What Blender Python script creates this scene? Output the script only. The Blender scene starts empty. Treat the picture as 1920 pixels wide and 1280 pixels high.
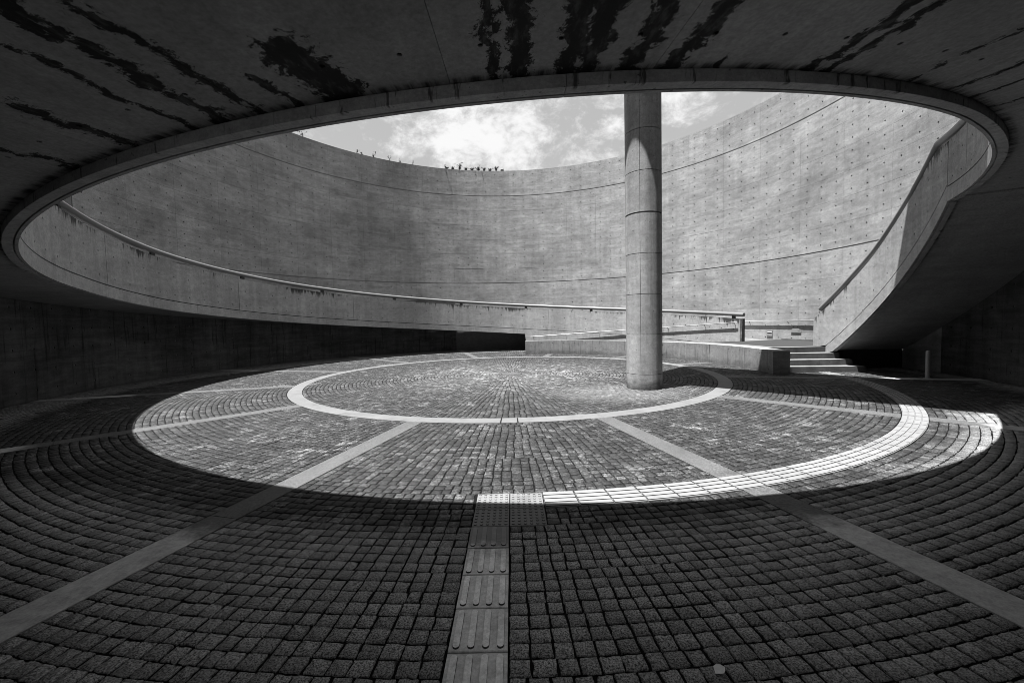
import bpy, math, random
from math import sin, cos, pi, radians as R_, atan2, sqrt, tan
import numpy as np
random.seed(7); rng = np.random.default_rng(7)
S = bpy.context.scene
COL = S.collection

# ------------------------------------------------------------------ camera, sky, sun, exposure
CAM = (0.0716, -12.4422, 1.6163)
PITCH, ROLL = 0.0493, -0.0223
cam_d = bpy.data.cameras.new('camera'); cam = bpy.data.objects.new('camera', cam_d); COL.objects.link(cam)
cam_d.sensor_width = 36.0; cam_d.lens = 757.38 / 1920 * 36; cam_d.clip_start = 0.05; cam_d.clip_end = 3000
from mathutils import Matrix, Vector
cp, sp, cr, sr = cos(PITCH), sin(PITCH), cos(ROLL), sin(ROLL)
right = Vector((cr, sr * sp, sr * cp)); up = Vector((-sr, cr * sp, cr * cp)); fwd = Vector((0, cp, -sp))
M = Matrix((right, up, -fwd)).transposed().to_4x4(); M.translation = Vector(CAM); cam.matrix_world = M
S.camera = cam

SUN = Vector((-0.215, -0.12, 1.0)).normalized()
SUN_EL = math.asin(SUN.z); SUN_AZ = atan2(SUN.x, SUN.y)
W = bpy.data.worlds.new('World'); S.world = W; W.use_nodes = True
wt = W.node_tree; wt.nodes.clear()
def wn(t, **k):
    n = wt.nodes.new(t)
    for a, b in k.items(): setattr(n, a, b)
    return n
sky = wn('ShaderNodeTexSky', sky_type='NISHITA', sun_disc=False, sun_elevation=SUN_EL, sun_rotation=SUN_AZ % (2 * pi),
         altitude=50, air_density=1.0, dust_density=2.0, ozone_density=1.0)
bw = wn('ShaderNodeRGBToBW'); tc = wn('ShaderNodeTexCoord'); sx = wn('ShaderNodeSeparateXYZ')
wt.links.new(sky.outputs[0], bw.inputs[0]); wt.links.new(tc.outputs['Generated'], sx.inputs[0])
def wm(op, a, b=None, c=None):
    n = wn('ShaderNodeMath', operation=op)
    for i, v in enumerate((a, b, c)):
        if v is None: continue
        if isinstance(v, (int, float)): n.inputs[i].default_value = v
        else: wt.links.new(v, n.inputs[i])
    return n.outputs[0]
def cloud(scale, det, off, rough=0.6):
    mp = wn('ShaderNodeMapping'); mp.inputs['Location'].default_value = off
    wt.links.new(tc.outputs['Generated'], mp.inputs[0]); mp.inputs['Scale'].default_value = (1, 1, 1.5)
    n = wn('ShaderNodeTexNoise'); n.inputs['Scale'].default_value = scale; n.inputs['Detail'].default_value = det
    n.inputs['Roughness'].default_value = rough; n.inputs['Distortion'].default_value = 0.25
    wt.links.new(mp.outputs[0], n.inputs[0]); return n.outputs[0]
c1 = cloud(3.2, 10, (-5.22, -2.38, 3.02), 0.62); c2 = cloud(11.0, 9, (0.7, 3.3, 1), 0.72)
cm = wm('ADD', wm('MULTIPLY', c1, 0.62), wm('MULTIPLY', c2, 0.38))
mr = wn('ShaderNodeMapRange', interpolation_type='SMOOTHSTEP'); mr.inputs[1].default_value = 0.50; mr.inputs[2].default_value = 0.62
wt.links.new(cm, mr.inputs[0])
SKY_BASE, SKY_CLOUD = 3.6, 5.7
lum = wm('ADD', wm('MULTIPLY', bw.outputs[0], 0.35), SKY_BASE * 0.65)      # blue sky seen through a red-filter grey, slightly hazed
mix = wn('ShaderNodeMix', data_type='FLOAT')
wt.links.new(mr.outputs[0], mix.inputs[0]); wt.links.new(lum, mix.inputs[2]); mix.inputs[3].default_value = SKY_CLOUD
bg = wn('ShaderNodeBackground'); bg.inputs[1].default_value = 0.05
wt.links.new(mix.outputs[0], bg.inputs[0])
wo = wn('ShaderNodeOutputWorld'); wt.links.new(bg.outputs[0], wo.inputs[0])

sd = bpy.data.lights.new('sun', 'SUN'); sd.energy = 5.0; sd.angle = R_(0.53); sd.color = (1, 1, 1)
so = bpy.data.objects.new('sun', sd); COL.objects.link(so)
so.rotation_euler = (-SUN).to_track_quat('-Z', 'Y').to_euler(); so.location = (-30, -20, 60)
S.view_settings.view_transform = 'Standard'; S.view_settings.look = 'None'
S.view_settings.exposure = 1.75; S.view_settings.gamma = 1.0; S.view_settings.use_curve_mapping = False
S.cycles.max_bounces = 10; S.cycles.diffuse_bounces = 2; S.cycles.glossy_bounces = 3
S.cycles.sample_clamp_indirect = 6.0; S.cycles.filter_width = 0.85

# ------------------------------------------------------------------ materials (all grey: a black and white picture)
class NT:
    def __init__(s, name, rough=0.85, spec=0.25):
        s.m = bpy.data.materials.new(name); s.m.use_nodes = True; s.t = s.m.node_tree
        s.b = s.t.nodes['Principled BSDF']; s.b.inputs['Roughness'].default_value = rough
        s.b.inputs['Specular IOR Level'].default_value = spec
        g = s.n('ShaderNodeNewGeometry'); s.pos = g.outputs['Position']
        q = s.n('ShaderNodeSeparateXYZ'); s.l(s.pos, q.inputs[0]); s.x, s.y, s.z = q.outputs
        s.a = s.math('ARCTAN2', s.x, s.y)
        s.r = s.math('SQRT', s.math('ADD', s.math('MULTIPLY', s.x, s.x), s.math('MULTIPLY', s.y, s.y)))
        s.s = s.math('MULTIPLY', s.a, 10.0)              # running length round the court
    def n(s, t, **k):
        n = s.t.nodes.new(t)
        for a, b in k.items(): setattr(n, a, b)
        return n
    def l(s, a, b): s.t.links.new(a, b)
    def math(s, op, a, b=None, c=None, clamp=False):
        n = s.n('ShaderNodeMath', operation=op); n.use_clamp = clamp
        for i, v in enumerate((a, b, c)):
            if v is None: continue
            if isinstance(v, (int, float)): n.inputs[i].default_value = v
            else: s.l(v, n.inputs[i])
        return n.outputs[0]
    def vec(s, x, y, z):
        n = s.n('ShaderNodeCombineXYZ')
        for i, v in enumerate((x, y, z)):
            if isinstance(v, (int, float)): n.inputs[i].default_value = v
            else: s.l(v, n.inputs[i])
        return n.outputs[0]
    def noise(s, v, scale, det=4, rough=0.55, dist=0.0):
        n = s.n('ShaderNodeTexNoise'); n.inputs['Scale'].default_value = scale; n.inputs['Detail'].default_value = det
        n.inputs['Roughness'].default_value = rough; n.inputs['Distortion'].default_value = dist
        s.l(v, n.inputs[0]); return n.outputs[0]
    def sm(s, v, lo, hi, o0=0.0, o1=1.0):
        n = s.n('ShaderNodeMapRange', interpolation_type='SMOOTHSTEP')
        for i, k in enumerate((lo, hi, o0, o1)):
            if isinstance(k, (int, float)): n.inputs[i + 1].default_value = k
            else: s.l(k, n.inputs[i + 1])
        s.l(v, n.inputs[0]); return n.outputs[0]
    def mul(s, a, b): return s.math('MULTIPLY', a, b)
    def add(s, a, b): return s.math('ADD', a, b)
    def mix(s, f, a, b):
        n = s.n('ShaderNodeMix', data_type='FLOAT')
        for i, v in ((0, f), (2, a), (3, b)):
            if isinstance(v, (int, float)): n.inputs[i].default_value = v
            else: s.l(v, n.inputs[i])
        return n.outputs[0]
    def var(s, v, amt): return s.add(1.0, s.mul(s.math('SUBTRACT', v, 0.5), 2 * amt))   # 1 +- amt
    def attr(s, name):
        n = s.n('ShaderNodeAttribute'); n.attribute_name = name; return n.outputs['Fac']
    def rnd(s): return s.n('ShaderNodeObjectInfo').outputs['Random']
    def done(s, val, bump=None, strength=0.3, dist=0.01, rough=None):
        n = s.n('ShaderNodeCombineXYZ')
        for i in range(3): s.l(val, n.inputs[i])
        s.l(n.outputs[0], s.b.inputs['Base Color'])
        if bump is not None:
            bn = s.n('ShaderNodeBump'); bn.inputs['Strength'].default_value = strength; bn.inputs['Distance'].default_value = dist
            s.l(bump, bn.inputs['Height']); s.l(bn.outputs[0], s.b.inputs['Normal'])
        if rough is not None: s.l(rough, s.b.inputs['Roughness'])
        return s.m

def concrete(name, base, cloud=0.22, streak=0.12, pour=0.14, rnd=0.05, drips=0.0, runs=0.0, foot=0.0, lip=0.0):
    m = NT(name)
    P = m.vec(m.s, m.r, m.z)
    big = m.noise(P, 0.55, 6, 0.6, 0.6)
    mid = m.noise(m.vec(m.mul(m.s, 0.8), m.r, m.mul(m.z, 2.2)), 1.6, 6, 0.65, 0.8)
    vs = m.noise(m.vec(m.mul(m.s, 5.0), m.mul(m.r, 3.0), m.mul(m.z, 0.28)), 1.0, 5, 0.6)
    hs = m.noise(m.vec(m.mul(m.s, 0.45), m.r, m.mul(m.z, 5.0)), 1.3, 5, 0.65, 0.4)
    fine = m.noise(m.pos, 38.0, 3, 0.7)
    v = m.mul(base, m.var(big, cloud))
    v = m.mul(v, m.var(mid, cloud * 0.8)); v = m.mul(v, m.var(vs, streak)); v = m.mul(v, m.var(hs, pour))
    grit = m.noise(m.vec(m.s, m.r, m.mul(m.z, 1.4)), 6.5, 6, 0.8)
    v = m.mul(v, m.var(grit, 0.55)); v = m.mul(v, m.var(fine, 0.40)); v = m.mul(v, m.var(m.rnd(), rnd))
    pores = m.sm(m.noise(m.pos, 75.0, 2, 0.5), 0.70, 0.76); v = m.mul(v, m.math('SUBTRACT', 1.0, m.mul(pores, 0.35)))
    # pale bloom along some pours
    bloom = m.sm(m.noise(m.vec(m.mul(m.s, 0.9), m.r, m.mul(m.z, 3.0)), 1.1, 8, 0.75, 1.2), 0.60, 0.72)
    v = m.mul(v, m.add(1.0, m.mul(bloom, 0.22)))
    if drips:
        d = m.attr('drop')
        f = m.noise(m.vec(m.mul(m.s, 11.0), m.r, m.mul(m.z, 0.45)), 1.3, 6, 0.75)
        f2 = m.noise(m.vec(m.mul(m.s, 0.55), m.r, 0.0), 1.0, 3, 0.5)
        k = m.add(m.mul(d, m.add(0.25, m.mul(m.noise(m.vec(m.mul(m.s, 2.6), m.r, 4.0), 1.0, 2, 0.5), 1.3))), m.mul(m.math('SUBTRACT', 0.58, f2), 1.0))
        mask = m.mul(m.sm(m.math('SUBTRACT', f, k), 0.38, 0.50), m.sm(d, 0.1, 0.75, 1.0, 0.45))
        v = m.mul(v, m.math('SUBTRACT', 1.0, m.mul(mask, drips)))
    if runs:
        f = m.noise(m.vec(m.mul(m.s, 7.0), m.r, m.mul(m.z, 0.35)), 1.6, 5, 0.7)
        v = m.mul(v, m.math('SUBTRACT', 1.0, m.mul(m.sm(f, 0.56, 0.66), runs)))
    holes = m.sm(m.noise(m.pos, 21.0, 2, 0.45), 0.715, 0.735); v = m.mul(v, m.math('SUBTRACT', 1.0, m.mul(holes, 0.6)))
    if foot:
        g = m.sm(m.add(m.z, m.mul(m.math('SUBTRACT', mid, 0.5), 0.5)), 0.0, 0.30, 1.0, 0.0)
        v = m.mul(v, m.math('SUBTRACT', 1.0, m.mul(g, foot)))
    if lip:
        g = m.mul(m.sm(m.noise(m.vec(m.mul(m.s, 4.0), 0.0, m.mul(m.z, 0.6)), 1.8, 5, 0.75), 0.56, 0.64), m.sm(m.r, RIM_LO, RIM_HI))
        v = m.mul(v, m.math('SUBTRACT', 1.0, m.mul(g, lip)))
    h = m.add(m.mul(mid, 0.4), m.mul(fine, 0.35))
    return m.done(v, h, 0.22, 0.012)

RIM_LO, RIM_HI = 9.60, 9.64
M_wall = concrete('wall_concrete', 0.262, 0.62, 0.24, 0.34, 0.07, drips=0.2)
M_shade = concrete('shaded_wall_concrete', 0.08, 0.9, 0.6, 0.7, 0.05, runs=0.55)  # darker wall concrete with stain runs; paints in the shade below the ramp
M_body = concrete('wall_backing', 0.17)
M_low = concrete('low_wall_concrete', 0.20, 0.35, 0.4, 0.12, 0.04, runs=0.6, foot=0.4)
M_par = concrete('parapet_concrete', 0.31, 0.40, 0.34, 0.20, 0.04, drips=0.85)
M_colm = concrete('column_concrete', 0.25, 0.4, 0.6, 0.25, 0.06, foot=0.75)
M_beam = concrete('beam_concrete', 0.31, 0.35, 0.3, 0.15, 0.04, lip=0.75)
M_rise = concrete('stained_shaded_riser', 0.055, 0.7, 0.7, 0.2, 0.05, runs=0.5)  # step concrete darkened on upright faces: stains plus painted-in shade
M_step = concrete('step_concrete', 0.13, 0.45, 0.4, 0.15, 0.05)

# stained underside of the ramp: damp streaks that run outward from the rim
def soffit_mat():
    m = NT('soffit_concrete', 0.8)
    P = m.vec(m.s, m.mul(m.r, 1.0), m.z)
    big = m.noise(P, 0.7, 5, 0.6, 0.4); fine = m.noise(m.pos, 30, 3, 0.7)
    grain = m.noise(m.vec(m.mul(m.s, 6.0), m.mul(m.r, 0.5), 0.0), 1.2, 5, 0.65)
    v = m.mul(0.28, m.var(big, 0.45)); v = m.mul(v, m.var(fine, 0.5)); v = m.mul(v, m.var(m.noise(P, 5.0, 7, 0.8), 0.35)); v = m.mul(v, m.var(grain, 0.28)); v = m.mul(v, m.var(m.rnd(), 0.05))
    deg = m.mul(m.a, 180 / pi)                                   # -180..180
    dd = m.math('MODULO', m.add(deg, 360.0), 360.0)              # 0..360
    wob = m.mul(m.math('SUBTRACT', m.noise(m.vec(m.mul(m.s, 0.6), m.mul(m.r, 2.4), 3.0), 1.0, 3, 0.5), 0.5), 2.4)
    ddw = m.add(dd, wob)
    core = None
    for a0, w, k, r1 in ((186.4, 1.5, 1.15, 10.4), (188.4, 0.5, 0.72, 10.2), (190.0, 0.6, 0.72, 11.4), (191.6, 0.8, 0.80, 11.4), (193.4, 0.5, 0.66, 11.4), (197.0, 0.9, 0.72, 10.5), (201.5, 0.9, 0.62, 11.5),
                     (180.1, 0.6, 0.8, 11.0), (179.1, 0.8, 1.0, 11.0), (177.3, 0.75, 1.0, 11.2), (176.5, 0.75, 1.0, 11.2), (174.7, 0.85, 0.98, 11.2), (172.7, 0.8, 0.95, 11.0), (170.9, 0.25, 0.9, 9.95),
                     (166.4, 0.7, 0.78, 11.4), (165.4, 0.6, 0.76, 11.4), (160.0, 0.5, 0.62, 11.4), (156.0, 0.6, 0.66, 10.4), (153.5, 0.4, 0.68, 11.5), (150.5, 0.6, 0.62, 11.5)):
        t = m.math('SUBTRACT', 1.0, m.math('DIVIDE', m.math('ABSOLUTE', m.math('SUBTRACT', ddw, a0)), w))
        t = m.mul(m.math('MAXIMUM', t, 0.0), k)
        t = m.mul(t, m.sm(m.r, r1 - 0.25, r1, 1.0, 0.0))
        core = t if core is None else m.math('MAXIMUM', core, t)
    ragged = m.noise(m.vec(m.mul(m.s, 2.6), m.mul(m.r, 2.2), 0.0), 3.6, 12, 0.80, 0.35)
    mask = m.sm(m.add(m.mul(core, 0.40), m.mul(ragged, 1.15)), 0.738, 0.785)
    mask = m.mul(mask, m.sm(core, 0.0, 0.12))
    inner = m.sm(m.noise(m.vec(m.mul(m.s, 4.0), m.mul(m.r, 1.6), 5.0), 3.0, 6, 0.7), 0.48, 0.68, 1.0, 0.8)
    mask = m.mul(mask, inner)
    v = m.mul(v, m.math('SUBTRACT', 1.0, m.mul(mask, 0.96)))
    chalk = m.mul(m.sm(core, 0.15, 0.7), m.sm(m.noise(m.vec(m.mul(m.s, 5.0), m.mul(m.r, 2.5), 9.0), 4.0, 6, 0.75), 0.64, 0.72))
    v = m.add(v, m.mul(chalk, 0.12))
    rim = m.sm(m.r, 9.69, 9.74, 1.0, 0.0)
    rimn = m.sm(m.noise(m.vec(m.mul(m.s, 3.0), 0.0, 0.0), 2.0, 5, 0.7), 0.42, 0.6)
    v = m.mul(v, m.math('SUBTRACT', 1.0, m.mul(m.mul(rim, rimn), 0.85)))
    return m.done(v, m.add(m.mul(fine, 0.3), m.mul(mask, -0.3)), 0.2, 0.01)
M_soff = soffit_mat()

# granite setts: weathered and mossy where rain reaches them, cleaner under the ramp
def sett_mat():
    m = NT('granite_sett', 0.75, 0.35)
    tone = m.attr('tone')
    speck = m.noise(m.pos, 240.0, 2, 0.6); mid = m.noise(m.pos, 55.0, 5, 0.75); big = m.noise(m.pos, 0.9, 6, 0.65, 0.5)
    pat = m.noise(m.pos, 3.2, 7, 0.72, 0.6)
    dg = m.mul(m.a, 180 / pi)                                    # dark zone widened on both sides, painting in deeper shade
    shade_l = m.sm(m.math('ABSOLUTE', m.add(dg, 112.0)), 18.0, 46.0, 1.0, 0.0); shade_r = m.sm(m.math('ABSOLUTE', m.math('SUBTRACT', dg, 108.0)), 8.0, 24.0, 1.0, 0.0)
    shel = m.sm(m.add(m.r, m.mul(m.math('SUBTRACT', pat, 0.5), 0.9)), m.add(9.15, m.add(m.mul(shade_l, 0.95), m.mul(shade_r, 1.6))), m.add(9.75, m.add(m.mul(shade_l, 0.95), m.mul(shade_r, 1.6))))          # sheltered from the rain, cut back at both sides by the painted-in shade
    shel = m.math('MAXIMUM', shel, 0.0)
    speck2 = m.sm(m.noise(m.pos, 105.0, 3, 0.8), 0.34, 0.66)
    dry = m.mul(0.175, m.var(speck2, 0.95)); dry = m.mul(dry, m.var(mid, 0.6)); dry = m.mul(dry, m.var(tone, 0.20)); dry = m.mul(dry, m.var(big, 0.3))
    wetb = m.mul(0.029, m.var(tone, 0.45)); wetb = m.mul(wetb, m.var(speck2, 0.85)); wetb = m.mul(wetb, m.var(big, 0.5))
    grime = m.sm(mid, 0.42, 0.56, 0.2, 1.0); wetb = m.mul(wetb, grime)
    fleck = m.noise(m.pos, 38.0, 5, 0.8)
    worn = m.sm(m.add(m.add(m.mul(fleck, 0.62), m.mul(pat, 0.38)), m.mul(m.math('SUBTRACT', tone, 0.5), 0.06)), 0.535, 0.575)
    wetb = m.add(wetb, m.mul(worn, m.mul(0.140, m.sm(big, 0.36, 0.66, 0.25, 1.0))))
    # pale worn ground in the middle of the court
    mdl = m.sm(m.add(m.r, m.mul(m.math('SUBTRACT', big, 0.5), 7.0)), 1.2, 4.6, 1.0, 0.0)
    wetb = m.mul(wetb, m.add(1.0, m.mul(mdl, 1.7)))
    # lime bloom near the foot of the column
    dx = m.math('SUBTRACT', m.x, 2.5); dy = m.math('SUBTRACT', m.y, -3.6)
    cd = m.math('SQRT', m.add(m.mul(m.mul(dx, dx), 0.5), m.mul(dy, dy)))
    cb = m.mul(m.sm(m.add(cd, m.mul(m.math('SUBTRACT', pat, 0.5), 1.6)), 0.3, 1.5, 1.0, 0.0), 0.06); wetb = m.add(wetb, m.mul(cb, m.var(mid, 0.5)))
    v = m.mix(shel, wetb, dry)
    h = m.add(m.mul(mid, 0.8), m.mul(speck, 0.25))
    return m.done(v, h, 0.5, 0.005)
M_sett = sett_mat()
def mortar_mat():
    m = NT('joint_sand', 0.95, 0.1)
    n = m.noise(m.pos, 60, 4, 0.7); g = m.sm(m.noise(m.pos, 130, 2, 0.5), 0.68, 0.74)
    return m.done(m.add(m.mul(0.004, m.var(n, 0.6)), m.mul(g, 0.03)), n, 0.5, 0.01)
M_mort = mortar_mat()
def band_mat(name, base, gran, clean=3.5):
    m = NT(name, 0.8)
    n = m.noise(m.pos, 1.3, 5, 0.6, 0.4); f = m.noise(m.pos, 62, 3, 0.8); s = m.noise(m.pos, 6, 5, 0.7)
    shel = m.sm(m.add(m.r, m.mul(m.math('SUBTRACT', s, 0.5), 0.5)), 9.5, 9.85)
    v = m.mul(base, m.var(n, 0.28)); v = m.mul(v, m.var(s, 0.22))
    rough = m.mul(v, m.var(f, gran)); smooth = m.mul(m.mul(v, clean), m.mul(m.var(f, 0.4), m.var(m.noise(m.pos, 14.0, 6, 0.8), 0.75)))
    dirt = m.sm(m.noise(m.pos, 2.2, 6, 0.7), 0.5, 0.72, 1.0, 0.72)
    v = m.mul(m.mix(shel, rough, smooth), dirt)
    return m.done(v, f, 0.35, 0.004)
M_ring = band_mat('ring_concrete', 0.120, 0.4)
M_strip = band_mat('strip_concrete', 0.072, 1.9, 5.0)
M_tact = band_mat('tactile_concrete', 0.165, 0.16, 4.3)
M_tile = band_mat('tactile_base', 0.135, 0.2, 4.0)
M_grime_shade = band_mat('tactile_grime_shade', 0.045, 0.4, 1.0)  # grime beside the bars; round the dots, painted-in shade on their sides
def plain(name, v, rough=0.6, spec=0.4, metal=0.0, var=0.12, sc=20):
    m = NT(name, rough, spec); n = m.noise(m.pos, sc, 4, 0.6); m.b.inputs['Metallic'].default_value = metal
    return m.done(m.mul(v, m.var(n, var)), n, 0.08, 0.004)
M_steel = plain('brushed_steel', 0.14, 0.38, 0.6, 0.0, 0.10, 8)
M_galv = plain('galvanised_steel', 0.34, 0.4, 0.5, 0.3, 0.12, 10)
M_dark = plain('dark_paint', 0.03, 0.6)
M_hole = plain('dark_hole', 0.012, 0.9, 0.1)
M_white = plain('white_paint', 0.75, 0.5)
M_sign = plain('sign_grey', 0.22, 0.5)
M_pave = plain('landing_asphalt', 0.028, 0.9, 0.2, 0, 0.35, 90)
M_kerb = plain('pale_edging', 0.13, 0.85, 0.2, 0, 0.2, 12)
M_leaf = plain('weed_leaf', 0.06, 0.6, 0.3)
M_fall = plain('dry_leaf', 0.6, 0.7, 0.3, 0, 0.25, 60)
M_ground = plain('ground_dirt', 0.16, 0.95, 0.1, 0, 0.3, 1)
M_grass = plain('terrain_grass', 0.07, 0.95, 0.1, 0, 0.4, 2)

# ------------------------------------------------------------------ mesh helpers
class MB:
    def __init__(s): s.v = []; s.f = []; s.mi = []; s.d = []
    def add(s, pts, faces, mi=0, drop=None):
        o = len(s.v); s.v += [tuple(p) for p in pts]
        s.f += [tuple(i + o for i in f) for f in faces]; s.mi += [mi] * len(faces)
        s.d += (drop if drop is not None else [9.0] * len(pts))
    def mesh(s, name, mats):
        me = bpy.data.meshes.new(name); me.from_pydata(s.v, [], s.f)
        for m in (mats if isinstance(mats, (list, tuple)) else [mats]): me.materials.append(m)
        if any(s.mi): me.polygons.foreach_set('material_index', s.mi)
        if any(x != 9.0 for x in s.d):
            at = me.attributes.new('drop', 'FLOAT', 'POINT'); at.data.foreach_set('value', s.d)
        me.update(); return me
    def obj(s, name, mats, parent=None, smooth=None):
        return link(name, s.mesh(name, mats), parent, smooth)
def link(name, me, parent=None, smooth=None):
    o = bpy.data.objects.new(name, me); COL.objects.link(o)
    if parent is not None: o.parent = parent
    if smooth:
        me.polygons.foreach_set('use_smooth', [True] * len(me.polygons)); me.set_sharp_from_angle(angle=R_(smooth))
    return o
def tag(o, label, cat, group=None):
    o['label'] = label; o['category'] = cat
    if group: o['group'] = group
    return o
def thing(name, label, cat, loc=(0, 0, 0), group=None):
    o = bpy.data.objects.new(name, None); COL.objects.link(o); o.location = loc; o.empty_display_size = 0.2
    return tag(o, label, cat, group)
def struct(o): o['kind'] = 'structure'; return o
def polar(a, r, z): t = R_(a); return (r * sin(t), r * cos(t), z)     # a: degrees clockwise from +y, 0 = far side
def lin(t0, t1, n): return [t0 + (t1 - t0) * i / n for i in range(n + 1)]

def sweep(mb, prof, s0, s1, step=2.0, caps=True, drop=None, mi=0):
    """prof(a) -> closed list of (r, z); swept along the angle a."""
    n = max(1, int(math.ceil(abs(s1 - s0) / step))); A = lin(s0, s1, n)
    rings = [prof(a) for a in A]; k = len(rings[0]); pts = []; dr = []
    for a, ring in zip(A, rings):
        pts += [polar(a, r, z) for r, z in ring]
        if drop: dr += [drop(a) - z for r, z in ring]
    fs = []
    for i in range(n):
        for j in range(k):
            j2 = (j + 1) % k
            fs.append((i * k + j, i * k + j2, (i + 1) * k + j2, (i + 1) * k + j))
    if caps:
        fs.append(tuple(range(k - 1, -1, -1))); fs.append(tuple(n * k + j for j in range(k)))
    mb.add(pts, fs, mi, dr if drop else None)
    return mb
def fixn(o):
    import bmesh
    bm = bmesh.new(); bm.from_mesh(o.data); bmesh.ops.recalc_face_normals(bm, faces=bm.faces); bm.to_mesh(o.data); bm.free(); return o

C8 = [(cos(pi / 4 * i), sin(pi / 4 * i)) for i in range(8)]
def holed(mb, f, us, vs, ru, rv, holes=None, depth=0.03, drop=None, flip=False):
    """Sheet over the grid us x vs (f(u, v, depth) -> point) with a round pit in each cell."""
    for i in range(len(us) - 1):
        for j in range(len(vs) - 1):
            u0, u1, v0, v1 = us[i], us[i + 1], vs[j], vs[j + 1]; um, vm = (u0 + u1) / 2, (v0 + v1) / 2
            out = [(u1, vm), (u1, v1), (um, v1), (u0, v1), (u0, vm), (u0, v0), (um, v0), (u1, v0)]
            h = True if holes is None else holes(i, j)
            if not h:
                pts = [f(u, v, 0) for u, v in out]; fs = [tuple(range(8))]; uv = out
                if flip: fs = [x[::-1] for x in fs]
                mb.add(pts, fs, 0, [drop(v) for u, v in uv] if drop else None); continue
            if h is not True: vm = h
            rim = [(um + ru * c, vm + rv * s) for c, s in C8]
            pts = [f(u, v, 0) for u, v in out] + [f(u, v, 0) for u, v in rim] + [f(u, v, depth) for u, v in rim]
            uv = out + rim + rim
            fs = []
            for k in range(8):
                k2 = (k + 1) % 8; fs.append((k, k2, 8 + k2, 8 + k)); fs.append((8 + k, 8 + k2, 16 + k2, 16 + k))
            bot = [tuple(16 + k for k in range(8))]
            if flip: fs = [x[::-1] for x in fs]; bot = [x[::-1] for x in bot]
            mb.add(pts, fs, 0, [drop(v) for u, v in uv] if drop else None)
            o = len(mb.v) - 24; mb.f += [tuple(i_ + o for i_ in b) for b in bot]; mb.mi += [1]
    return mb
def skirt(mb, f, us, vs, depth, drop=None):
    """edge strips round a sheet so that it has thickness"""
    def strip(pl):
        pts = [f(u, v, 0) for u, v in pl] + [f(u, v, depth) for u, v in pl]; n = len(pl)
        mb.add(pts, [(i, i + 1, n + i + 1, n + i) for i in range(n - 1)], 0, [drop(v) for u, v in pl] * 2 if drop else None)
    U = []
    for i in range(len(us) - 1): U += [us[i], (us[i] + us[i + 1]) / 2]
    U.append(us[-1])
    strip([(u, vs[0]) for u in U]); strip([(u, vs[-1]) for u in U])
    strip([(us[0], v) for v in (vs[0], vs[-1])]); strip([(us[-1], v) for v in (vs[0], vs[-1])])

# ------------------------------------------------------------------ geometry of the place
RW, TOP = 11.6, 10.4                      # big round wall
RH = 9.52                                 # inner edge of the spiral ramp
ST = 360 / 44.0                           # panel pitch
_us = [(-245, 3.66), (-240, 3.66), (-225, 3.63), (-208, 3.50), (-180, 3.15), (-150, 2.79), (-117, 2.44), (-98, 2.165), (-67.6, 1.79), (-31.4, 1.365), (5.7, 0.92), (18, 0.77), (70, 0.14), (80, 0.0)]
_ux = [p[0] for p in _us]; _uy = [p[1] for p in _us]
def under(s): return float(np.interp(s, _ux, _uy))
ROT = -239.5                              # unrolled angle where ramp meets the upper stair (a = 120.5)
def lower_floor(s): return float(np.interp(s, [5.6, 70], [0.0, 0.65]))

# ================================================================= the paved court
def mesh_np(name, V, Q, mat, tone=None):
    me = bpy.data.meshes.new(name); V = np.asarray(V, np.float32); Q = np.asarray(Q, np.int32)
    me.vertices.add(len(V)); me.vertices.foreach_set('co', V.ravel())
    k = Q.shape[1]
    me.loops.add(Q.size); me.loops.foreach_set('vertex_index', Q.ravel())
    me.polygons.add(len(Q)); me.polygons.foreach_set('loop_start', np.arange(0, Q.size, k, dtype=np.int32))
    me.update(calc_edges=True); me.materials.append(mat)
    if tone is not None:
        at = me.attributes.new('tone', 'FLOAT', 'POINT'); at.data.foreach_set('value', np.asarray(tone, np.float32))
    return me

mb = MB(); n = 96
pts = [(0, 0, -0.0075)] + [polar(360 * i / n, 11.9, -0.0075) for i in range(n)]
mb.add(pts, [(0, 1 + (i + 1) % n, 1 + i) for i in range(n)])
mb.add([(-2.6, -11.5, -0.0095), (2.6, -11.5, -0.0095), (2.6, -24, -0.0095), (-2.6, -24, -0.0095)], [(0, 3, 2, 1)])
pavement = struct(mb.obj('pavement', M_mort)); fixn(pavement)
mb = MB(); mb.add([(-1500, -1500, -0.06), (1500, -1500, -0.06), (1500, 1500, -0.06), (-1500, 1500, -0.06)], [(0, 1, 2, 3)])
struct(mb.obj('ground', M_ground))

SP = [15 + 30 * k for k in range(12)]     # radial strips
SPW = 0.15
def project(p):
    d = Vector(p) - Vector(CAM); z = d.dot(fwd)
    if z < 0.1: return None
    return (960 + 757.38 * d.dot(right) / z, 640 - 757.38 * d.dot(up) / z, z)

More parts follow.
